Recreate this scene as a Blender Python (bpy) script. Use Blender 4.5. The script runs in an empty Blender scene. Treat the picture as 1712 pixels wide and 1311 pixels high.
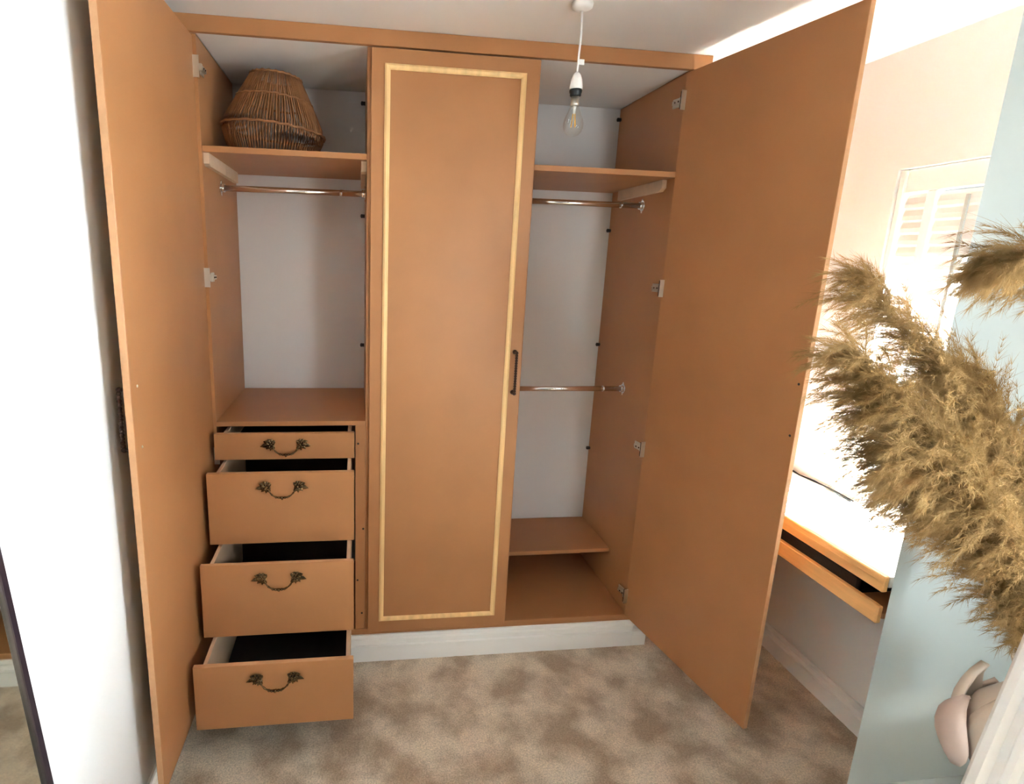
import bpy, bmesh, math, random
from mathutils import Vector, Matrix, Euler
random.seed(7)
S = bpy.context.scene
COL = S.collection

# ---------------------------------------------------------------- camera
cam_d = bpy.data.cameras.new('camera'); cam = bpy.data.objects.new('camera', cam_d); COL.objects.link(cam)
YAW, PITCH, ROLL = -0.1288, -0.2124, 0.0295
_F = Vector((-math.sin(YAW)*math.cos(PITCH), math.cos(YAW)*math.cos(PITCH), math.sin(PITCH)))
_R = Vector((math.cos(YAW), math.sin(YAW), 0)); _U = _R.cross(_F)
_c, _s = math.cos(ROLL), math.sin(ROLL)
R2, U2 = _R*_c + _U*_s, _U*_c - _R*_s
M = Matrix((R2, U2, -_F)).transposed().to_4x4(); M.translation = Vector((-0.0438, -2.0345, 1.6638))
cam.matrix_world = M
cam_d.sensor_fit = 'HORIZONTAL'; cam_d.sensor_width = 36.0
cam_d.lens = 927.26/1712*36
cam_d.shift_x = (856-715.1)/1712; cam_d.shift_y = (632.1-655.5)/1712
cam_d.clip_start = .02
S.camera = cam

# ---------------------------------------------------------------- world, sun, daylight, exposure
w = bpy.data.worlds.new('sky'); S.world = w; w.use_nodes = True
bg = w.node_tree.nodes['Background']; bg.inputs[0].default_value = (.72, .86, 1, 1); bg.inputs[1].default_value = .6
sun_d = bpy.data.lights.new('sun', 'SUN'); sun_d.energy = 900; sun_d.angle = .009; sun_d.color = (1, .95, .90)
sun = bpy.data.objects.new('sun', sun_d); COL.objects.link(sun)
sun.rotation_euler = Vector((-.40, .24, -.90)).to_track_quat('-Z', 'Y').to_euler()
def area(name, loc, d, sx, sy, e, col, spread=180):
    l = bpy.data.lights.new(name, 'AREA'); l.shape = 'RECTANGLE'; l.size = sx; l.size_y = sy; l.energy = e; l.color = col; l.spread = math.radians(spread)
    o = bpy.data.objects.new(name, l); COL.objects.link(o); o.location = loc
    o.rotation_euler = Vector(d).to_track_quat('-Z', 'Z').to_euler(); return o
area('daylight', (1.98, -1.74, 1.5), (-1, .22, -.04), .42, 1.1, 84, (.86, .94, 1), 84)
area('daylight', (1.44, -3.28, 1.35), (-.26, 1, 0), .56, 1.15, 12.5, (.92, .96, 1), 62)
vs = S.view_settings
S.display_settings.display_device = 'sRGB'
vs.view_transform = 'Standard'; vs.look = 'None'; vs.exposure = -0.48; vs.gamma = 1.0; vs.use_curve_mapping = False
S.cycles.use_denoising = True
S.cycles.max_bounces = 10; S.cycles.diffuse_bounces = 6; S.cycles.transparent_max_bounces = 24
S.cycles.sample_clamp_indirect = 0

# ---------------------------------------------------------------- materials
def mat(name, col, rough=.6, metal=0, spec=.4, var=0, scale=6, stretch=(1, 1, 1), bump=0, bscale=200, col2=None, detail=4):
    m = bpy.data.materials.new(name); m.use_nodes = True; n = m.node_tree.nodes; L = m.node_tree.links
    b = n['Principled BSDF']; b.inputs['Roughness'].default_value = rough; b.inputs['Metallic'].default_value = metal
    b.inputs['Specular IOR Level'].default_value = spec
    b.inputs['Base Color'].default_value = (*col, 1)
    if var or col2 or bump:
        tc = n.new('ShaderNodeTexCoord'); mp = n.new('ShaderNodeMapping'); mp.inputs['Scale'].default_value = stretch
        L.new(tc.outputs['Object'], mp.inputs['Vector'])
    if var or col2:
        nz = n.new('ShaderNodeTexNoise'); nz.inputs['Scale'].default_value = scale; nz.inputs['Detail'].default_value = detail
        L.new(mp.outputs[0], nz.inputs['Vector'])
        rp = n.new('ShaderNodeValToRGB'); rp.color_ramp.elements[0].position = .3; rp.color_ramp.elements[1].position = .7
        c2 = col2 or tuple(c*(1+var) for c in col); c1 = col if col2 else tuple(c*(1-var) for c in col)
        rp.color_ramp.elements[0].color = (*c1, 1); rp.color_ramp.elements[1].color = (*c2, 1)
        L.new(nz.outputs['Fac'], rp.inputs['Fac']); L.new(rp.outputs['Color'], b.inputs['Base Color'])
    if bump:
        n2 = n.new('ShaderNodeTexNoise'); n2.inputs['Scale'].default_value = bscale; n2.inputs['Detail'].default_value = 3
        L.new(mp.outputs[0], n2.inputs['Vector'])
        bp = n.new('ShaderNodeBump'); bp.inputs['Strength'].default_value = bump; bp.inputs['Distance'].default_value = .003
        L.new(n2.outputs['Fac'], bp.inputs['Height']); L.new(bp.outputs['Normal'], b.inputs['Normal'])
    return m
MDF = mat('mdf', (.43, .196, .078), .42, spec=.36, var=.05, scale=5, bump=.06, bscale=350)
MDF_EDGE = mat('mdf_cut_edge', (.56, .31, .16), .7, spec=.2, var=.06, scale=40)
BOXW = mat('drawer_board', (.62, .43, .29), .6, var=.04, scale=12)
DRAWER_SHADE = mat('drawer_shade_black', (.018, .013, .011), .8)  # shade inside the drawers, painted near-black on their backs and bases
PINE = mat('pine', (.86, .58, .27), .5, var=.14, scale=3, stretch=(14, 14, 1.2))
PINE_D = mat('pine_desk', (.80, .47, .19), .5, var=.14, scale=3, stretch=(14, 1.2, 14))
BATTEN = mat('batten_wood', (.60, .43, .29), .7, var=.08, scale=20)
WHITE = mat('white_wall_paint', (.74, .74, .735), .8, spec=.2, bump=.05, bscale=120)
CEILM = mat('white_ceiling_paint', (.80, .785, .765), .85, spec=.1)
BOUNCE_CUT = mat('dark_bounce_cut_paint', (.12, .13, .14), .8, spec=.2)  # dark tone put on the unseen front wall to cut bounced light
ALCOVE = mat('pale_blue_wall_paint', (.57, .64, .645), .8, spec=.2)
CREAM = mat('cream_wall_paint', (.83, .82, .80), .8, spec=.2)
BACKM = mat('pale_back_wall_paint', (.70, .675, .66), .8, spec=.2, bump=.05, bscale=90)
GLOSS = mat('white_gloss_paint', (.90, .89, .87), .35, spec=.5)
SHUT = mat('white_shutter_paint', (.86, .86, .85), .45, spec=.4)
CHROME = mat('chrome', (.88, .87, .86), .2, metal=1)
STEEL = mat('nickel_hinge_steel', (.80, .77, .70), .38, metal=1)
DARKM = mat('dark_fixing', (.02, .016, .014), .5)
BRONZE = mat('antique_bronze', (.15, .095, .045), .27, metal=1, var=.6, scale=120)
BRONZE_D = mat('dark_bronze', (.075, .042, .03), .4, metal=.8)
PLASTIC = mat('white_plastic', (.85, .85, .84), .3, spec=.5)
BLACKP = mat('black_plastic', (.012, .016, .018), .35)
RATTAN = mat('rattan', (.27, .115, .042), .6, var=.2, scale=30)
BLACKF = mat('black_frame', (.014, .008, .012), .35)
BLACKI = mat('black_item', (.012, .010, .010), .75, bump=.6, bscale=160)
PETAL = mat('blush_ceramic', (.62, .47, .40), .4, var=.06, scale=8)
PETAL_C = mat('cream_ceramic', (.66, .55, .45), .4, var=.06, scale=8)
GREYT = mat('grey_table_paint', (.40, .44, .43), .6, var=.05)
AMBER = mat('amber_filament', (.95, .55, .08), .4)
MIRROR = mat('mirror_glass', (.80, .86, .80), .03, metal=1)
def carpet():
    m = mat('beige_carpet', (.46, .345, .245), .95, spec=.05, col2=(.80, .675, .535), scale=6, detail=9, bump=1.0, bscale=420)
    n = m.node_tree.nodes; L = m.node_tree.links
    for k in n:
        if k.type == 'VALTORGB': k.color_ramp.elements[0].position = .40; k.color_ramp.elements[1].position = .60; rp = k
    bs = n['Principled BSDF']; bs.inputs['Sheen Weight'].default_value = .25
    nz = n.new('ShaderNodeTexNoise'); nz.inputs['Scale'].default_value = 190; nz.inputs['Detail'].default_value = 3
    tc = [k for k in n if k.type == 'TEX_COORD'][0]; L.new(tc.outputs['Object'], nz.inputs['Vector'])
    mr = n.new('ShaderNodeMapRange'); mr.inputs['From Min'].default_value = .3; mr.inputs['From Max'].default_value = .7
    mr.inputs['To Min'].default_value = .72; mr.inputs['To Max'].default_value = 1.2; L.new(nz.outputs['Fac'], mr.inputs['Value'])
    mx = n.new('ShaderNodeVectorMath'); mx.operation = 'MULTIPLY'
    L.new(rp.outputs['Color'], mx.inputs[0]); L.new(mr.outputs['Result'], mx.inputs[1]); L.new(mx.outputs[0], bs.inputs['Base Color'])
    return m
CARPET = carpet()
def glassy(name, tint, f):
    m = bpy.data.materials.new(name); m.use_nodes = True; n = m.node_tree.nodes; L = m.node_tree.links
    out = n['Material Output']; n.remove(n['Principled BSDF'])
    t = n.new('ShaderNodeBsdfTransparent'); t.inputs[0].default_value = (*tint, 1)
    g = n.new('ShaderNodeBsdfGlossy'); g.inputs['Roughness'].default_value = .02
    fr = n.new('ShaderNodeLayerWeight'); fr.inputs['Blend'].default_value = f
    mx = n.new('ShaderNodeMixShader'); mr = n.new('ShaderNodeMapRange'); mr.inputs['To Min'].default_value = .035; mr.inputs['To Max'].default_value = .55; L.new(fr.outputs['Facing'], mr.inputs['Value']); L.new(mr.outputs['Result'], mx.inputs[0]); L.new(t.outputs[0], mx.inputs[1]); L.new(g.outputs[0], mx.inputs[2])
    L.new(mx.outputs[0], out.inputs['Surface']); return m
GLASS = glassy('window_glass', (.96, .98, .97), .15)
BULBG = glassy('bulb_glass', (.97, .97, .96), .12)
def plume_mat():
    m = bpy.data.materials.new('dry_pampas'); m.use_nodes = True; n = m.node_tree.nodes; L = m.node_tree.links
    out = n['Material Output']; n.remove(n['Principled BSDF'])
    d = n.new('ShaderNodeBsdfDiffuse'); t = n.new('ShaderNodeBsdfTranslucent')
    oi = n.new('ShaderNodeTexCoord'); nz = n.new('ShaderNodeTexNoise'); nz.inputs['Scale'].default_value = 9; nz.inputs['Detail'].default_value = 5
    L.new(oi.outputs['Object'], nz.inputs['Vector'])
    rp = n.new('ShaderNodeValToRGB'); rp.color_ramp.elements[0].position = .33; rp.color_ramp.elements[1].position = .67
    rp.color_ramp.elements[0].color = (.23, .135, .05, 1); rp.color_ramp.elements[1].color = (.50, .335, .155, 1)
    L.new(nz.outputs['Fac'], rp.inputs[0]); L.new(rp.outputs[0], d.inputs[0]); L.new(rp.outputs[0], t.inputs[0])
    mx = n.new('ShaderNodeMixShader'); mx.inputs[0].default_value = .35
    L.new(d.outputs[0], mx.inputs[1]); L.new(t.outputs[0], mx.inputs[2]); L.new(mx.outputs[0], out.inputs['Surface']); return m
PLUME = plume_mat()

# ---------------------------------------------------------------- mesh helpers (world coordinates)
def bm_(): return bmesh.new()
def box(bm, x0, x1, y0, y1, z0, z1, bev=0, mi=0, mtx=None):
    r = bmesh.ops.create_cube(bm, size=1)
    vs_ = r['verts']; cx, cy, cz = (x0+x1)/2, (y0+y1)/2, (z0+z1)/2
    for v in vs_: v.co = Vector((v.co.x*abs(x1-x0)+cx, v.co.y*abs(y1-y0)+cy, v.co.z*abs(z1-z0)+cz))
    fs = {f for v in vs_ for f in v.link_faces}
    for f in fs: f.material_index = mi
    if bev:
        es = list({e for v in vs_ for e in v.link_edges})
        rr = bmesh.ops.bevel(bm, geom=es, offset=bev, segments=1, affect='EDGES')
        vs_ = list({v for f in rr['faces'] for v in f.verts} | {v for v in vs_ if v.is_valid})
        for f in rr['faces']: f.material_index = mi
    if mtx is not None:
        allv = set(v for v in vs_ if v.is_valid)
        for v in list(allv):
            for f in v.link_faces: allv |= set(f.verts)
        for v in allv: v.co = mtx @ v.co
    return vs_
def tube(bm, pts, rad, n=8, mi=0, cap=True, flat=1.0):
    pts = [Vector(p) for p in pts]; rs = rad if isinstance(rad, (list, tuple)) else [rad]*len(pts)
    rings = []; up = Vector((0, 0, 1))
    for i, p in enumerate(pts):
        t = (pts[min(i+1, len(pts)-1)]-pts[max(i-1, 0)]).normalized()
        a = up if abs(t.dot(up)) < .95 else Vector((1, 0, 0))
        u = t.cross(a).normalized(); v = t.cross(u).normalized()
        rings.append([bm.verts.new(p+(u*math.cos(2*math.pi*k/n)*flat+v*math.sin(2*math.pi*k/n))*rs[i]) for k in range(n)])
    for a, b in zip(rings, rings[1:]):
        for k in range(n):
            f = bm.faces.new((a[k], a[(k+1) % n], b[(k+1) % n], b[k])); f.material_index = mi; f.smooth = True
    if cap:
        for r in (rings[0][::-1], rings[-1]):
            f = bm.faces.new(r); f.material_index = mi
def lathe(bm, prof, c=(0, 0, 0), n=24, mi=0, cap=(True, True)):
    rings = [[bm.verts.new((c[0]+r*math.cos(2*math.pi*k/n), c[1]+r*math.sin(2*math.pi*k/n), c[2]+z)) for k in range(n)] for r, z in prof]
    for a, b in zip(rings, rings[1:]):
        for k in range(n):
            f = bm.faces.new((a[k], a[(k+1) % n], b[(k+1) % n], b[k])); f.material_index = mi; f.smooth = True
    if cap[0]: bm.faces.new(rings[0][::-1]).material_index = mi
    if cap[1]: bm.faces.new(rings[-1]).material_index = mi
def ball(bm, c, rx, ry=None, rz=None, mi=0, u=10, v=6, rot=None):
    r = bmesh.ops.create_uvsphere(bm, u_segments=u, v_segments=v, radius=1)
    m = Matrix.Translation(Vector(c)) @ (rot.to_matrix().to_4x4() if rot else Matrix()) @ Matrix.Diagonal((rx, ry or rx, rz or rx, 1))
    fs = set()
    for q in r['verts']:
        q.co = m @ q.co; fs |= set(q.link_faces)
    for f in fs: f.material_index = mi; f.smooth = True
def prism(bm, poly, axis, a, b, mi=0):
    # poly of (h, z) pairs swept along axis ('x': h = y, 'y': h = x)
    def P(h, z, t): return (t, h, z) if axis == 'x' else (h, t, z)
    A = [bm.verts.new(P(h, z, a)) for h, z in poly]; B = [bm.verts.new(P(h, z, b)) for h, z in poly]
    n = len(poly)
    for k in range(n): bm.faces.new((A[k], A[(k+1) % n], B[(k+1) % n], B[k])).material_index = mi
    bm.faces.new(A[::-1]).material_index = mi; bm.faces.new(B).material_index = mi
def obj(name, bm, mats, parent=None, loc=None, rot=None, pivot=None):
    """bm in world coords unless parent/pivot frame is given; origin goes to the mesh base centre."""
    bmesh.ops.recalc_face_normals(bm, faces=bm.faces)
    me = bpy.data.meshes.new(name); bm.to_mesh(me); bm.free()
    for m in (mats if isinstance(mats, (list, tuple)) else [mats]): me.materials.append(m)
    o = bpy.data.objects.new(name, me); COL.objects.link(o)
    if loc is not None: o.location = loc
    if rot is not None: o.rotation_euler = rot
    if parent: o.parent = parent
    return o
def empty(name, loc=(0, 0, 0), rot=(0, 0, 0)):
    o = bpy.data.objects.new(name, None); COL.objects.link(o); o.location = loc; o.rotation_euler = rot
    o.empty_display_size = .1; return o
def tag(o, label, cat, group=None):
    o['label'] = label; o['category'] = cat
    if group: o['group'] = group
    return o
def struct(name, bm, m, parent=None):
    o = obj(name, bm, m, parent)
    if parent is None: o['kind'] = 'structure'
    return o
def sbox(name, *a, m=WHITE, **k):
    b = bm_(); box(b, *a, **k); return struct(name, b, m)
def pbox(name, parent, *a, m=MDF, bev=.001):
    b = bm_(); box(b, *a, bev=bev); return obj(name, b, m, parent)

# ---------------------------------------------------------------- room shell
XL, XR, YB, YF, ZC = -.66, 1.787, .56, -3.1, 2.40
# carpet: slightly uneven grid
b = bm_(); nx, ny = 100, 150
vv = [[b.verts.new((XL-.1+(XR-XL+.2)*i/nx, YF-.1+(YB-YF+.2)*j/ny, .0015*math.sin(i*1.7+j*.9)*math.cos(j*1.3-i*.4)+random.uniform(-.0015, .0015))) for j in range(ny+1)] for i in range(nx+1)]
for i in range(nx):
    for j in range(ny):
        f = b.faces.new((vv[i][j], vv[i+1][j], vv[i+1][j+1], vv[i][j+1])); f.smooth = True
struct('floor', b, CARPET)
sbox('ceiling', XL-.1, XR+.25, YF-.1, YB+.1, ZC, ZC+.1, m=CEILM)
sbox('wall_left', XL-.1, XL, YF-.1, YB+.1, 0, ZC)
sbox('wall_back', XL, XR, YB, YB+.1, 0, ZC, m=BACKM)
W3 = (1.08, 1.76, .75, 1.95)
b = bm_(); box(b, XL, W3[0], YF-.1, YF, 0, ZC); box(b, W3[1], XR, YF-.1, YF, 0, ZC); box(b, W3[0], W3[1], YF-.1, YF, 0, W3[2]); box(b, W3[0], W3[1], YF-.1, YF, W3[3], ZC)
struct('wall_front', b, BOUNCE_CUT)
sbox('sun_block_canopy', XR+.16, XR+1.1, -3.2, -1.40, 2.13, 2.20, m=GLOSS)   # unseen canopy added to keep sun out of the side window
b = bm_()
for (a_, c_, d_, e_) in ((W3[0], W3[0]+.05, W3[2], W3[3]), (W3[1]-.05, W3[1], W3[2], W3[3]), (W3[0]+.05, W3[1]-.05, W3[2], W3[2]+.05), (W3[0]+.05, W3[1]-.05, W3[3]-.05, W3[3])):
    box(b, a_, c_, YF-.08, YF-.03, d_, e_, bev=.004)
wo = struct('window_3', b, GLOSS)
b = bm_(); box(b, W3[0]+.05, W3[1]-.05, YF-.058, YF-.052, W3[2]+.05, W3[3]-.05); obj('pane', b, GLASS, wo)
# right wall with two window openings
W1 = (-.85, -.245, .865, 2.005); W2 = (-2.25, -1.43, .92, 2.10)
b = bm_(); T = .16
ys = [YF-.1, W2[0], W2[1], W1[0], W1[1], YB+.1]
box(b, XR, XR+T, ys[0], ys[1], 0, ZC); box(b, XR, XR+T, ys[2], ys[3], 0, ZC); box(b, XR, XR+T, ys[4], ys[5], 0, ZC)
for (y0, y1, z0, z1) in (W1, W2):
    box(b, XR, XR+T, y0, y1, 0, z0); box(b, XR, XR+T, y0, y1, z1, ZC)
struct('wall_right', b, CREAM)
NX, NY = 1.336, -.90
b = bm_(); vs_ = [[b.verts.new((x, y, z)) for x, y in ((NX, NY), (XR, NY), (XR, NY+.085), (NX+.12, NY+.085))] for z in (0, ZC)]
b.faces.new(vs_[0]); b.faces.new(vs_[1])
for k in range(4): b.faces.new((vs_[0][k], vs_[0][(k+1) % 4], vs_[1][(k+1) % 4], vs_[1][k]))
struct('wall_alcove', b, ALCOVE)
# windows
for k, (y0, y1, z0, z1) in enumerate((W1, W2), 1):
    b = bm_(); x0, x1 = XR+.09, XR+.14
    for (a, c, d, e) in ((y0, y0+.05, z0, z1), (y1-.05, y1, z0, z1), (y0+.05, y1-.05, z0, z0+.05), (y0+.05, y1-.05, z1-.05, z1)):
        box(b, x0, x1, a, c, d, e, bev=.004)
    wo = struct('window_%d' % k, b, GLOSS)
    b = bm_(); box(b, XR+.112, XR+.118, y0+.05, y1-.05, z0+.05, z1-.05); obj('pane', b, GLASS, wo)
# skirting boards
def skirt_poly(h, face, d):
    # d = +1: thickness grows in +axis from the wall plane 'face'; profile of (h, z)
    t = .018
    return [(face, 0), (face+d*t, 0), (face+d*t, h*.60), (face+d*(t-.007), h*.635), (face+d*(t-.007), h*.66), (face+d*(t-.003), h*.68),
            (face+d*(t-.004), h*.82), (face+d*(t-.011), h*.86), (face+d*(t-.011), h*.89), (face+d*(t-.009), h*.905), (face+d*(t-.010), h), (face, h)]
b = bm_(); prism(b, skirt_poly(.112, XR, -1), 'y', NY+.085, YB); struct('baseboard_right', b, GLOSS)
b = bm_(); prism(b, skirt_poly(.12, XL, 1), 'y', YF, .03); struct('baseboard_left', b, GLOSS)
b = bm_(); prism(b, skirt_poly(.119, .0195, -1), 'x', XL+.018, 1.168); prism(b, skirt_poly(.119, .0195, -1), 'x', 1.169, 1.234); struct('baseboard_back', b, GLOSS)
b = bm_(); prism(b, skirt_poly(.112, NY, -1), 'x', NX, XR); struct('baseboard_alcove', b, GLOSS)

# ---------------------------------------------------------------- wardrobe
ZB, ZT = .147, 2.343
GL, GR, D1, D2 = -.563, 1.138, -.013, .570
CY = .020                                            # carcass front
wr = tag(empty('fitted_wardrobe', (.28, .30, .0)), 'tall raw MDF fitted wardrobe with three doors and four pulled out drawers', 'wardrobe')
wr_inv = Matrix.Translation((-.28, -.30, 0))
def wp(name, bm, m, parent=None):
    """part of the wardrobe, given in world coordinates"""
    par_ = parent or wr
    if par_ is wr: bm.transform(wr_inv)
    return obj(name, bm, m, par_)
def wbox(name, *a, m=MDF, bev=.0012):
    b = bm_(); box(b, *a, bev=bev); return wp(name, b, m)
YI = YB-.002
wbox('side_panel', GL-.018, GL, CY, YI, ZB, 2.349)
wbox('side_panel', GR, GR+.018, CY, YI, ZB, 2.349)
wbox('end_panel', 1.190, 1.208, CY, YI, 0.002, ZC-.001)
wbox('stile', GL-.094, GL-.0185, CY, CY+.018, ZB, 2.349)
wbox('stile', GR+.0185, 1.1895, CY, CY+.018, ZB, 2.349)
wbox('divider', D1, D1+.018, CY, YI, ZB, 2.349)
wbox('divider', D2, D2+.018, CY, YI, ZB, 2.349)
wbox('fascia', XL+.001, 1.212, .0, .0185, ZT+.006, ZC-.001)
wbox('top_panel', GL, GR, .0195, YI, 2.350, 2.362, m=CEILM)
wbox('base_panel', GL, 1.19, CY, YI, .125, ZB-.0005)
wbox('plinth', GL-.09, 1.19, CY+.001, CY+.018, .002, .1245)
# the left unit has no back board below the drawer shelf
wbox('top_shelf', GL+.0005, D1-.0005, .020, YI-.002, 2.012-.020, 2.012)
wbox('top_shelf', D2+.0185, GR-.0005, .021, YI-.002, 2.006-.020, 2.006)
wbox('drawer_shelf', GL+.0005, D1-.0005, .012, YI-.002, 1.051-.018, 1.051)
wbox('low_shelf', D2+.0185, GR-.0005, .227, YI-.002, .352-.018, .352)
wbox('shelf_back_board', D2+.0185, GR-.0005, YI-.02, YI-.003, ZB+.001, .333)
wbox('drawer_partition', -.031, D1-.0005, CY+.019, YI-.002, ZB+.001, 1.032)
# filler stile with screw holes
b = bm_(); box(b, -.0515, D1-.0005, CY, CY+.018, ZB+.001, 1.032, bev=.001); fs_ = wp('filler_stile', b, MDF)
for (x, z) in ((-.041, .957), (-.020, .599), (-.042, .372), (-.024, .22)):
    b = bm_(); tube(b, [(x, CY+.004, z), (x, CY-.0008, z)], .0042, 10); b.transform(wr_inv); obj('screw_hole', b, DARKM, fs_)
# battens under shelves
def batten(x0, x1, y0, y1, z1, cut):
    b = bm_(); z0 = z1-.042
    prism(b, [(y0, z1), (y1, z1), (y1, z0), (y0+cut, z0), (y0, z0+cut*.6)], 'x', x0, x1); wp('shelf_batten', b, BATTEN)
batten(GL+.0005, GL+.019, .036, .50, 1.9915, .012)
batten(D1-.019, D1-.0005, .05, .50, 1.9915, .012)
batten(GR-.019, GR-.0005, .086, .46, 1.9855, .02)
# hanging rails
def rail(x0, x1, y, z):
    b = bm_(); tube(b, [(x0+.004, y, z), (x1-.004, y, z)], .0115, 14); r = wp('hanging_rail', b, CHROME)
    tube_join = x1-.10
    for xe, d in ((x0, 1), (x1, -1)):
        c = bm_(); tube(c, [(xe+d*.0005, y, z), (xe+d*.004, y, z)], .021, 16); tube(c, [(xe+d*.004, y, z), (xe+d*.016, y, z)], .0155, 14)
        for dz in (-.024, .024):
            ball(c, (xe+d*.003, y, z+dz), .003, .006, .006)
            box(c, xe+d*.0005, xe+d*.003, y-.006, y+.006, z+dz*.6-.007, z+dz*.6+.007)
        c.transform(wr_inv); obj('rail_bracket', c, CHROME, r)
    c = bm_(); tube(c, [(tube_join, y, z), (tube_join+.012, y, z)], .0128, 14); c.transform(wr_inv); obj('collar', c, CHROME, r)
rail(GL, D1, .262, 1.903); rail(D2+.018, GR, .257, 1.904); rail(D2+.018, GR, .257, 1.119)
# dark fixings in the back corners
def fixing(x, z, d):
    b = bm_(); tube(b, [(x+d*.0005, YI-.014, z), (x+d*.014, YI-.014, z)], .008, 10); ball(b, (x+d*.014, YI-.014, z), .006, .009, .009)
    wp('corner_fixing', b, DARKM)
for z in (2.302, 1.816, 1.274, .739): fixing(GR, z, -1)
for z in (2.302, 1.839, 1.260): fixing(D1, z, -1)

# hardware builders (local: plane y = 0, outwards -y)
def beaded_handle():
    b = bm_(); L_ = .158
    for s in (-1, 1):
        z = s*L_/2
        tube(b, [(0, 0, z), (0, -.003, z), (0, -.006, z), (0, -.026, z)], [.009, .009, .0055, .005], 10)
        ball(b, (0, -.027, z), .0068)
    n = 17
    for k in range(n):
        z = -L_/2+L_*(k)/(n-1); ball(b, (0, -.029, z), .0062, .0062, .0056, u=8, v=6)
    tube(b, [(0, -.029, -L_/2), (0, -.029, L_/2)], .004, 8)
    return b
def swag_handle():
    b = bm_()
    def leaf(c, ang, ln, wd, lift, mi=0):
        # pointed leaf with a raised mid rib, in the plane y = 0
        ca, sa = math.cos(ang), math.sin(ang); P = lambda t, s, h: Vector((c[0]+ca*t-sa*s, -h, c[1]+sa*t+ca*s))
        row = [(0, .25, .5), (.35, 1, .9), (.7, .7, 1.1), (1, 0, .7)]
        mid = [b.verts.new(P(ln*t, 0, .004+lift*h+.003)) for t, s, h in row]
        for sg in (-1, 1):
            ed = [b.verts.new(P(ln*t, sg*wd*s, .002+lift*h*.7)) for t, s, h in row[:3]]+[mid[3]]
            for k in range(3):
                q = [mid[k], mid[k+1], ed[k+1], ed[k]] if k < 2 else [mid[2], mid[3], ed[2]]
                f = b.faces.new(q if sg > 0 else q[::-1]); f.smooth = True
    for s in (-1, 1):
        cx = s*.052
        out = 0 if s > 0 else math.pi
        for a, ln, wd in ((-.18, .034, .007), (.45, .026, .0075), (1.05, .021, .007), (1.65, .019, .0065), (2.3, .018, .0065), (-.75, .022, .0065), (-1.45, .020, .006), (-2.2, .016, .006)):
            leaf((cx, .006), out+a*s, ln*1.18, wd*1.35, .006)
        for a, ln in ((.2, .018), (1.2, .014), (2.4, .013), (-.9, .014), (-1.9, .013)):
            leaf((cx, .006), out+a*s, ln*1.25, .0062, .012)
        ball(b, (cx, -.012, .006), .0065)
        ball(b, (cx-s*.008, -.013, -.006), .006, .006, .0055); ball(b, (cx-s*.004, -.010, .014), .005)
        tube(b, [(cx, 0, .006), (cx, -.012, .006)], .006, 8)
    pts = []; rr = []
    for k in range(21):
        t = -1+2*k/20; x = .048*t; z = -.030+.032*abs(t)**3.4; pts.append((x, -.020+.004*abs(t), z)); rr.append(.0022+.0016*(1-abs(t))+.0008*math.cos(k*2.1))
    tube(b, pts, rr, 8)
    for dx, r in ((0, .0058), (.010, .0046), (-.010, .0046), (.019, .0036), (-.019, .0036)):
        ball(b, (dx, -.0215, -.030+abs(dx)*.06), r*1.15, r, r*.85)
    leaf((0, -.033), -math.pi/2, .008, .005, .014)
    return b
def hinge(side, off):
    # local: door inner plane is y=0 facing +y, door edge at x=0, door runs to +x*side... built in the door frame
    b = bm_(); s = side
    box(b, s*.000, s*.0075, .0, .017, -.030, .030, bev=.001, mi=1)     # dark flange standing off the door
    box(b, s*.0077, s*.0105, .0, .019, -.033, .033, mi=0)
    box(b, -s*.006, s*.004, .003, .016+max(0, off), -.011, .011, bev=.0015, mi=0)
    box(b, -s*.050, -s*.004, off+.006, off+.016, -.0075, .0075, bev=.0015, mi=0)  # arm along the side panel
    box(b, -s*.058, -s*.022, off+.001, off+.006, -.016, .016, bev=.001, mi=0)
    ball(b, (-s*.016, off+.016, 0), .0035, mi=1); ball(b, (-s*.034, off+.016, 0), .0035, mi=1)
    return b

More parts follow.
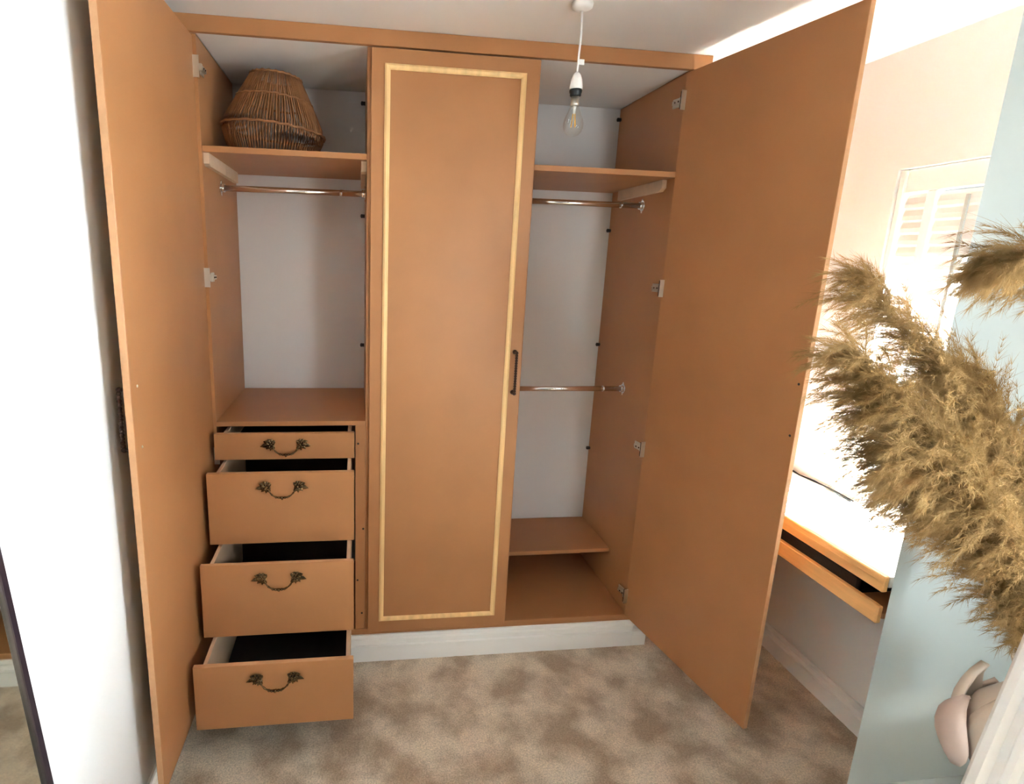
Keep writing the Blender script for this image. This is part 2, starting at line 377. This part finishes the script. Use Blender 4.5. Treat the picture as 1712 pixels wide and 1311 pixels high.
# doors: local frame, hinge edge at x=0, door runs to +x*side, outer face y=-.018, inner face y=0
def door(name_side, hx, hy, ang, W, side, hz, handle_x, hinges=True):
    b = bm_(); x0, x1 = (0, W) if side > 0 else (-W, 0)
    box(b, x0, x1, -.018, 0, 0, ZT-ZB, bev=.0012)
    # cut edges are a little paler
    for f in b.faces:
        if abs(f.normal.y) < .5: f.material_index = 1
    d = obj('door', b, [MDF, MDF_EDGE], wr, loc=(hx-.28, hy-.30, ZB), rot=(0, 0, ang))
    # pine beading on the outer face: four mitred strips
    bx0, bx1, bz0, bz1, bw, bt = x0+.045, x1-.046, .047, ZT-ZB-.047, .019, .009
    def strip(p0, p1, q0, q1):
        c = bm_()
        o0, o1 = [Vector((p[0], -.018, p[1])) for p in (p0, p1)]; i0, i1 = [Vector((p[0], -.018, p[1])) for p in (q0, q1)]
        def V(p, dy): return c.verts.new(p+Vector((0, -dy, 0)))
        ra = [V(o0, 0), V(o0, bt*.55), V(o0.lerp(i0, .35), bt), V(o0.lerp(i0, .75), bt*.8), V(i0, bt*.4), V(i0, 0)]
        rb = [V(o1, 0), V(o1, bt*.55), V(o1.lerp(i1, .35), bt), V(o1.lerp(i1, .75), bt*.8), V(i1, bt*.4), V(i1, 0)]
        for k in range(6): c.faces.new((ra[k], ra[(k+1) % 6], rb[(k+1) % 6], rb[k]))
        c.faces.new(ra[::-1]); c.faces.new(rb); obj('beading', c, PINE, d)
    g = .0003
    O = [(bx0, bz0), (bx1, bz0), (bx1, bz1), (bx0, bz1)]; I = [(bx0+bw, bz0+bw), (bx1-bw, bz0+bw), (bx1-bw, bz1-bw), (bx0+bw, bz1-bw)]
    for k in range(4):
        strip(O[k], O[(k+1) % 4], I[k], I[(k+1) % 4])
    h = obj('handle', beaded_handle(), BRONZE_D, d, loc=(handle_x, -.018, 1.245-ZB))
    if hinges:
        for z in hz: obj('hinge', hinge(side, .0110 if side > 0 else -.007), [STEEL, BRONZE_D], d, loc=(0, 0, z-ZB))
    return d
HZ = (2.250, 1.576, .920, .245)
dm = door('m', 0.0, .018, 0, .579, 1, HZ, .552, hinges=False)
# left door swung open ~91 degrees: its inner face looks to +x.  local +x points to -y
dl = door('l', GL-.0110, .0185, math.radians(-91.0), .677, 1, HZ, .635)
# right door swung open ~100 degrees: hinge on the right, local -x points to -y
dr = door('r', GR-.009, .0185, math.radians(100.4), .637, -1, HZ, -.606)
for d_, xs in ((dl, .638), (dr, -.622)):
    for z in (1.334, 1.176):
        b = bm_(); ball(b, (xs, 0, z-ZB), .004, .002, .004); obj('screw', b, STEEL if d_ is dl else DARKM, d_)
# drawers
DX0, DX1 = -.557, -.055
for k, (y, zt, zb) in enumerate(((-.052, 1.0245, .925), (-.177, .9215, .6575), (-.311, .6535, .387), (-.449, .3825, .151))):
    b = bm_(); box(b, DX0, DX1, y, y+.018, zb, zt, bev=.0015)
    for f in b.faces:
        if abs(f.normal.y) < .5: f.material_index = 1
    b.transform(wr_inv); dw = obj('drawer', b, [MDF, MDF_EDGE], wr)
    y0, y1, h0, h1 = y+.0185, y+.47, zb+.012, zt-.006
    xa, xb = DX0+.026, DX1-.012
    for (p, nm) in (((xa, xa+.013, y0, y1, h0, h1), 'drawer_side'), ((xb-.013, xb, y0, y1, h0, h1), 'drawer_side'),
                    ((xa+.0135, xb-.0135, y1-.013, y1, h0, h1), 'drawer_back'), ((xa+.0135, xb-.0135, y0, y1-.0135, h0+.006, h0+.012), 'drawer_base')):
        c = bm_(); box(c, *p, bev=.001); c.transform(wr_inv); obj(nm, c, DRAWER_SHADE if nm in ('drawer_back', 'drawer_base') else BOXW, dw)
    b = swag_handle(); b.transform(Matrix.Translation(((DX0+DX1)/2+.003-.28, y-.30, zt-(.047 if k == 0 else .055)+.002))); obj('handle', b, BRONZE, dw)

# ---------------------------------------------------------------- rattan lampshade on the top shelf
SH = 2.0125
rs = tag(empty('lampshade', (-.363, .245, SH), (0, math.radians(4), 0)), 'brown woven rattan lampshade stored on the top wardrobe shelf', 'lampshade')
def prof(t):        # radius over height 0..1
    z = t*.285
    r = .150+(.186-.150)*(z/.095)**.8 if z < .095 else .186+(.088-.186)*((z-.095)/.19)**1.08
    return r, z
b = bm_(); n = 104
for k in range(n):
    a = 2*math.pi*k/n; pts = []; off = random.uniform(-.010, .010)
    for j in range(8):
        r, z = prof(j/7); aa = a+off*(j % 3-1)+random.uniform(-.004, .004); pts.append((r*math.cos(aa), r*math.sin(aa), z))
    tube(b, pts, .0026 if k % 3 else .0034, 5)
c = obj('cane', b, RATTAN, rs); c['kind'] = 'stuff'
for t, rr in ((0.01, .004), (.333, .0045), (.70, .0035), (.99, .0045)):
    b = bm_(); r, z = prof(t); m_ = 48
    tube(b, [((r+.002)*math.cos(2*math.pi*k/m_), (r+.002)*math.sin(2*math.pi*k/m_), z+(.0018 if k % 2 else -.0018)) for k in range(m_+1)], rr, 6, cap=False)
    obj('hoop', b, RATTAN, rs)

# ---------------------------------------------------------------- pendant light
PX, PY = .600, -.303
pl = tag(empty('pendant_light', (PX, PY, ZC)), 'bare filament bulb hanging on a white flex from the ceiling', 'light')
b = bm_(); lathe(b, [(.030, -.001), (.031, -.005), (.029, -.014), (.018, -.019), (.007, -.023)], n=28); obj('ceiling_rose', b, PLASTIC, pl)
b = bm_(); tube(b, [(0, 0, -.022), (.003, 0, -.08), (.001, 0, -.14), (0, 0, -.190)], .0032, 8); fx = obj('flex', b, PLASTIC, pl)
b = bm_(); box(b, .003, .019, -.001, .0003, -.164, -.149, bev=.0002); obj('paper_tag', b, PLASTIC, fx)
b = bm_(); lathe(b, [(.006, -.186), (.011, -.192), (.016, -.205), (.0190, -.224), (.0192, -.232)], n=24); obj('lamp_holder', b, PLASTIC, pl)
b = bm_(); lathe(b, [(.0180, -.232), (.0190, -.235), (.0185, -.240), (.0165, -.244), (.0165, -.249), (.014, -.251)], n=24); obj('holder_ring', b, BLACKP, pl)
b = bm_(); lathe(b, [(.0115, -.250), (.0115, -.268), (.0125, -.269), (.0125, -.274), (.012, -.278)], n=20); cp = obj('bulb_cap', b, STEEL, pl)
b = bm_(); lathe(b, [(.0125, -.277), (.015, -.285), (.020, -.297), (.0265, -.312), (.0300, -.327), (.0295, -.338), (.0255, -.350), (.0175, -.3585), (.008, -.362), (.001, -.3627)], n=28, cap=(False, True)); bb = obj('bulb', b, BULBG, pl)
for k in range(4):
    a = k*math.pi/2+.5; b = bm_()
    tube(b, [(.004*math.cos(a), .004*math.sin(a), -.300), (.0085*math.cos(a), .0085*math.sin(a), -.336)], .0013, 6); obj('filament', b, AMBER, bb)
b = bm_(); tube(b, [(0, 0, -.278), (0, 0, -.300)], [.006, .003], 8); tube(b, [(0, 0, -.30), (0, 0, -.328)], .0007, 5); obj('glass_stem', b, PLASTIC, bb)

# ---------------------------------------------------------------- desk in the alcove
dk = tag(empty('desk', (1.60, -.27, 0)), 'white topped desk with pine front rails fixed under the window', 'desk')
dki = Matrix.Translation((-1.60, .27, 0))
def dbox(name, *a, m, bev=.001):
    b = bm_(); box(b, *a, bev=bev); b.transform(dki); return obj(name, b, m, dk)
DY0, DY1 = NY+.086, .40
dbox('desktop', 1.430, XR-.001, DY0, DY1, .800, .833, m=SHUT)
b = bm_(); box(b, 1.412, 1.4295, DY0, DY1, .786, .8335, bev=.003); box(b, 1.4105, 1.412, DY0, DY1, .812, .815); b.transform(dki); obj('front_edging', b, PINE_D, dk)
dbox('lower_shelf', 1.430, XR-.001, DY0, DY1, .702, .720, m=MDF)
b = bm_(); box(b, 1.412, 1.4295, DY0, DY1, .688, .742, bev=.003); b.transform(dki); obj('front_rail', b, PINE_D, dk)
b = bm_(); box(b, 1.46, XR-.001, DY1-.03, DY1, 0.004, .70); b.transform(dki); obj('end_support', b, MDF, dk)
bl = empty('storage_tray', (1.58, -.36, .7205)); tag(bl, 'long black tray lying in the slot under the white desktop', 'tray')
b = bm_(); box(b, -.145, .15, -.36, .36, 0, .010, bev=.003); obj('base', b, BLACKI, bl)
b = bm_(); box(b, -.145, -.13, -.36, .30, .0105, .052, bev=.004); obj('front_wall', b, BLACKI, bl)
b = bm_(); box(b, .135, .15, -.36, .36, .0105, .052, bev=.004); obj('back_wall', b, BLACKI, bl)
b = bm_()
for k in range(2):
    tube(b, [(1.768, -.03, .8365+.004*k), (1.764, -.09, .8365), (1.769, -.16, .8365+.003*k), (1.772-.004*k, -.23, .8365+.002), (1.770-.010*k, -.30, .8365), (1.766-.012*k, -.345, .8365)], .0026, 6)
tag(obj('power_cable', b, BLACKP), 'two thin black wires trailing along the desk against the wall', 'cable')

# ---------------------------------------------------------------- louvred shutter in the window
sh = tag(empty('window_shutter', (XR+.03, -.548, .875)), 'white louvred shutter filling the bright window over the desk', 'shutter')
def shb(name, y0, y1, z0, z1, x0=-.014, x1=.014, bev=.002):
    b = bm_(); box(b, x0, x1, y0+.548, y1+.548, z0-.875, z1-.875, bev=bev); return obj(name, b, SHUT, sh)
y_, Y_, z_, Z_ = W1[0]+.003, W1[1]-.003, W1[2]+.004, W1[3]-.003
shb('outer_frame', Y_-.020, Y_, z_, Z_, -.022, .022); shb('outer_frame', y_, y_+.020, z_, Z_, -.022, .022)
shb('top_rail', y_+.0205, Y_-.0205, Z_-.075, Z_); shb('bottom_rail', y_+.0205, Y_-.0205, z_, z_+.06)
shb('stile', -.378, -.346, z_+.0605, Z_-.0755); shb('stile', -.640, -.608, z_+.0605, Z_-.0755)
pitch = .0405
for (a, c) in ((-.3455, Y_-.0205), (-.6075, -.3785)):
    z = Z_-.075-.027
    while z > z_+.075:
        b = bm_(); ball(b, (0, 0, 0), .0235, (c-a)/2, .0035, u=4, v=2)
        b.free(); b = bm_()
        pr_ = [(-.0235, 0), (-.010, .0036), (.010, .0036), (.0235, 0), (.010, -.0036), (-.010, -.0036)]
        prism(b, pr_, 'y', a+.002, c-.002)
        mid = (a+c)/2
        for v in b.verts: v.co.y -= mid
        o = obj('slat', b, SHUT, sh, loc=(0, mid+.548, z-.875), rot=(0, math.radians(-73), 0)); z -= pitch
b = bm_(); box(b, -.034, -.026, -.497+.548, -.487+.548, z_+.09-.875, Z_-.10-.875, bev=.001); obj('tilt_rod', b, GREYT, sh)

# ---------------------------------------------------------------- mirror leaning on the left wall
mr = tag(empty('leaning_mirror', (-.5215, -1.4585, .004), (0, math.radians(-4.03), math.radians(-4.5))), 'thin black framed mirror leaning on the bright white wall', 'mirror')
H_, Wm, fw = 1.22, .50, .014
for (y0, y1, z0, z1) in ((Wm/2-fw+.01, Wm/2+.01, 0, H_), (-Wm/2, -Wm/2+fw, 0, H_), (-Wm/2+fw, Wm/2-fw+.01, 0, fw), (-Wm/2+fw, Wm/2-fw+.01, H_-fw, H_)):
    b = bm_(); box(b, -.012, .006, y0, y1, z0, z1, bev=.0015); obj('frame', b, BLACKF, mr)
b = bm_(); box(b, -.006, .000, -Wm/2+fw, Wm/2-fw+.01, fw, H_-fw); obj('glass', b, MIRROR, mr)

# ---------------------------------------------------------------- grey side table, vase, pampas, leaning white frame
tb = tag(empty('side_table', (1.40, -1.38, 0)), 'low grey table carrying the pampas vase beside the alcove wall', 'table')
b = bm_(); box(b, -.262, .26, -.30, .27, .475, .50, bev=.004); obj('tabletop', b, GREYT, tb)
for sx in (-1, 1):
    for sy in (-1, 1):
        b = bm_(); cx, cy = sx*.23, sy*.26-.015
        box(b, cx-.018, cx+.018, cy-.018, cy+.018, .004, .4745, bev=.003); obj('leg', b, GREYT, tb)
VX, VY = 1.365, -1.19
va = tag(empty('vase', (VX, VY, .5005)), 'blush petal sided vase on a pedestal holding the pampas grass', 'vase')
b = bm_(); lathe(b, [(.055, 0), (.056, .006), (.035, .022), (.022, .05), (.026, .075), (.05, .09)], n=28); obj('pedestal', b, PETAL, va)
b = bm_(); lathe(b, [(.045, .085), (.075, .13), (.085, .19), (.070, .25), (.034, .30), (.020, .32)], n=28, cap=(True, False)); obj('body', b, PETAL_C, va)
b = bm_(); lathe(b, [(.022, .315), (.026, .345), (.036, .372), (.035, .374), (.024, .345), (.018, .318)], n=24, cap=(False, False)); obj('neck', b, PETAL_C, va)
for k in range(8):
    a = math.radians(-28)+k*math.pi/4; b = bm_(); nu, nv = 9, 7; g = []
    inner = k % 2
    for i in range(nu):
        t = i/(nu-1); row = []
        z = .085+t*(.175 if inner == 0 else .235); half = ((.060 if inner == 0 else .056)*math.sin(math.pi*min(.999, max(.02, t))**.85)+.001)
        r0 = .052+.062*math.sin(math.pi*(.12+.70*t))+(0 if inner == 0 else -.022)
        for j in range(nv):
            s = -1+2*j/(nv-1); aa = a+s*half/r0
            r = r0+.014*(1-s*s)
            row.append(b.verts.new((r*math.cos(aa), r*math.sin(aa), z)))
        g.append(row)
    for i in range(nu-1):
        for j in range(nv-1):
            f = b.faces.new((g[i][j], g[i][j+1], g[i+1][j+1], g[i+1][j])); f.smooth = True
    o = obj('petal', b, PETAL if k % 2 == 0 else PETAL_C, va)
    sm = o.modifiers.new('thick', 'SOLIDIFY'); sm.thickness = .006; sm.offset = -1

def bez(pts, t):
    pts = [Vector(p) for p in pts]
    n = len(pts)-1; x = t*n; i = min(int(x), n-1); f = x-i
    p0 = pts[max(i-1, 0)]; p1 = pts[i]; p2 = pts[i+1]; p3 = pts[min(i+2, n)]
    return .5*((2*p1)+(p2-p0)*f+(2*p0-5*p1+4*p2-p3)*f*f+(3*p1-p0-3*p2+p3)*f**3)
MOUTH = (1.372, -1.187, .86)
PL = [
 ('pampas plume with the highest pointed tip, leaning over the window', [MOUTH, (1.318, -1.12, 1.15), (1.112, -1.12, 1.440), (.865, -1.12, 1.641)], .15, .10, 210),
 ('pampas plume reaching furthest towards the open wardrobe door', [MOUTH, (1.22, -1.16, 1.165), (1.01, -1.16, 1.38), (.835, -1.16, 1.515)], .15, .08, 200),
 ('pampas plume in the middle of the bunch, under the pointed tip', [MOUTH, (1.19, -1.18, 1.160), (1.030, -1.19, 1.335), (.875, -1.19, 1.435)], .15, .08, 200),
 ('lowest pampas plume, drooping over the white desktop', [MOUTH, (1.175, -1.20, 1.105), (1.06, -1.20, 1.225), (.945, -1.20, 1.290)], .12, .06, 170),
 ('short pampas plume standing close against the alcove wall', [MOUTH, (1.385, -1.11, 1.15), (1.285, -1.10, 1.325), (1.15, -1.10, 1.47)], .14, .10, 180),
 ('arching pampas plume hanging beside the window edge, apart from the others', [MOUTH, (1.285, -1.21, 1.29), (1.215, -1.21, 1.56), (1.12, -1.20, 1.672), (1.03, -1.20, 1.682)], .085, .56, 120),
 ('upright pampas plume at the back of the bunch over the vase', [MOUTH, (1.345, -1.15, 1.13), (1.216, -1.14, 1.32), (1.06, -1.14, 1.47)], .15, .10, 200),
 ('brown pampas plume nearest the white leaning frame', [MOUTH, (1.29, -1.22, 1.06), (1.151, -1.23, 1.187), (1.01, -1.23, 1.30), (.89, -1.23, 1.355)], .14, .06, 190)]
for (lab, pts, hw, t0, nb) in PL:
    rt = tag(empty('pampas_stem', MOUTH), lab, 'dried grass', 'pampas stems in the blush vase')
    org = Vector(MOUTH)
    b = bm_(); tube(b, [bez(pts, k/16)-org for k in range(17)], [.0028-.0018*k/16 for k in range(17)], 6); obj('stalk', b, PLUME, rt)
    verts, faces = [], []
    def strand(p, d, ln, wd, sag, nseg=3):
        side = d.cross(Vector((random.uniform(-1, 1), random.uniform(-1, 1), random.uniform(-1, 1)))).normalized()
        base = len(verts); q = p.copy(); dd = d.copy()
        for k in range(nseg+1):
            w_ = wd*(1-.85*k/nseg); verts.append(q-side*w_); verts.append(q+side*w_)
            q = q+dd*(ln/nseg); dd = (dd+Vector((0, 0, -sag))).normalized()
        for k in range(nseg):
            i = base+2*k; faces.append((i, i+1, i+3, i+2))
    for k in range(nb):
        t = t0+(1-t0)*((k+random.random())/nb); p = bez(pts, t)-org+Vector((random.gauss(0, .012), random.gauss(0, .012), random.gauss(0, .012)))*min(1, t*2)
        tan = (bez(pts, min(1, t+.02))-bez(pts, max(0, t-.02))).normalized()
        u = (t-t0)/(1-t0); env = (min(1, u/.25)**.7)*(1-.62*max(0, (u-.5)/.5))
        for _b in range(2):
            rv = Vector((random.gauss(0, 1), random.gauss(0, 1), random.gauss(0, 1))); rv = (rv-tan*rv.dot(tan)).normalized()
            bl_ = hw*env*random.uniform(.55, 1.15)+.012
            dirn = (tan*1.0+rv*random.uniform(.15, .60)).normalized()
            q = p.copy(); dd = dirn.copy(); ns = 14; col_pts = []
            for s in range(ns):
                col_pts.append((q.copy(), dd.copy())); q = q+dd*(bl_*1.25/ns); dd = (dd+Vector((0, 0, -.075))+Vector((random.gauss(0, .025), random.gauss(0, .025), random.gauss(0, .025)))).normalized()
            strand(p, dirn, bl_*1.2, .0006, .06, 5)
            for s, (q, dd) in enumerate(col_pts):
                for _ in range(8):
                    rr_ = Vector((random.gauss(0, 1), random.gauss(0, 1), random.gauss(0, 1)))
                    hd = (dd*1.3+rr_*.36).normalized()
                    strand(q, hd, random.uniform(.014, .040)*(1-.3*s/ns), random.uniform(.00025, .0005), .10, 2)
    me = bpy.data.meshes.new('fluff'); me.from_pydata([tuple(v) for v in verts], [], faces); me.materials.append(PLUME)
    fo = bpy.data.objects.new('fluff', me); COL.objects.link(fo); fo.parent = rt; fo['kind'] = 'stuff'

# leaning white frame with a moulded profile
fr = empty('picture_frame', (1.129, -1.275, .501), (0, math.radians(7.9), 0))
tag(fr, 'white moulded frame propped upright on the grey table', 'picture frame')
FH, FW, mw = .62, .42, .075
prf = [(0, 0), (0, .020), (.008, .026), (.022, .026), (.030, .014), (.044, .016), (.050, .022), (.060, .020), (.066, .010), (.075, .008), (.075, 0)]
def fstrip(p0, p1, q0, q1):
    c = bm_(); ra, rb = [], []
    for (s, h) in prf:
        t = s/mw
        for R_, P, Q in ((ra, p0, q0), (rb, p1, q1)):
            y = P[0]+(Q[0]-P[0])*t; z = P[1]+(Q[1]-P[1])*t; R_.append(c.verts.new((-h, y, z)))
    n = len(prf)
    for k in range(n): c.faces.new((ra[k], ra[(k+1) % n], rb[(k+1) % n], rb[k]))
    c.faces.new(ra[::-1]); c.faces.new(rb); obj('moulding', c, GLOSS, fr)
O = [(0, 0), (-FW, 0), (-FW, FH), (0, FH)]; I = [(-mw, mw), (-FW+mw, mw), (-FW+mw, FH-mw), (-mw, FH-mw)]
for k in range(4): fstrip(O[k], O[(k+1) % 4], I[k], I[(k+1) % 4])
b = bm_(); box(b, -.006, -.002, -FW+mw, -mw, mw, FH-mw); obj('panel', b, SHUT, fr)
b = bm_(); prism(b, [(0, .40), (.012, .40), (.130, .018), (.118, .018)], 'y', -FW/2-.02, -FW/2+.02); obj('strut', b, GLOSS, fr)
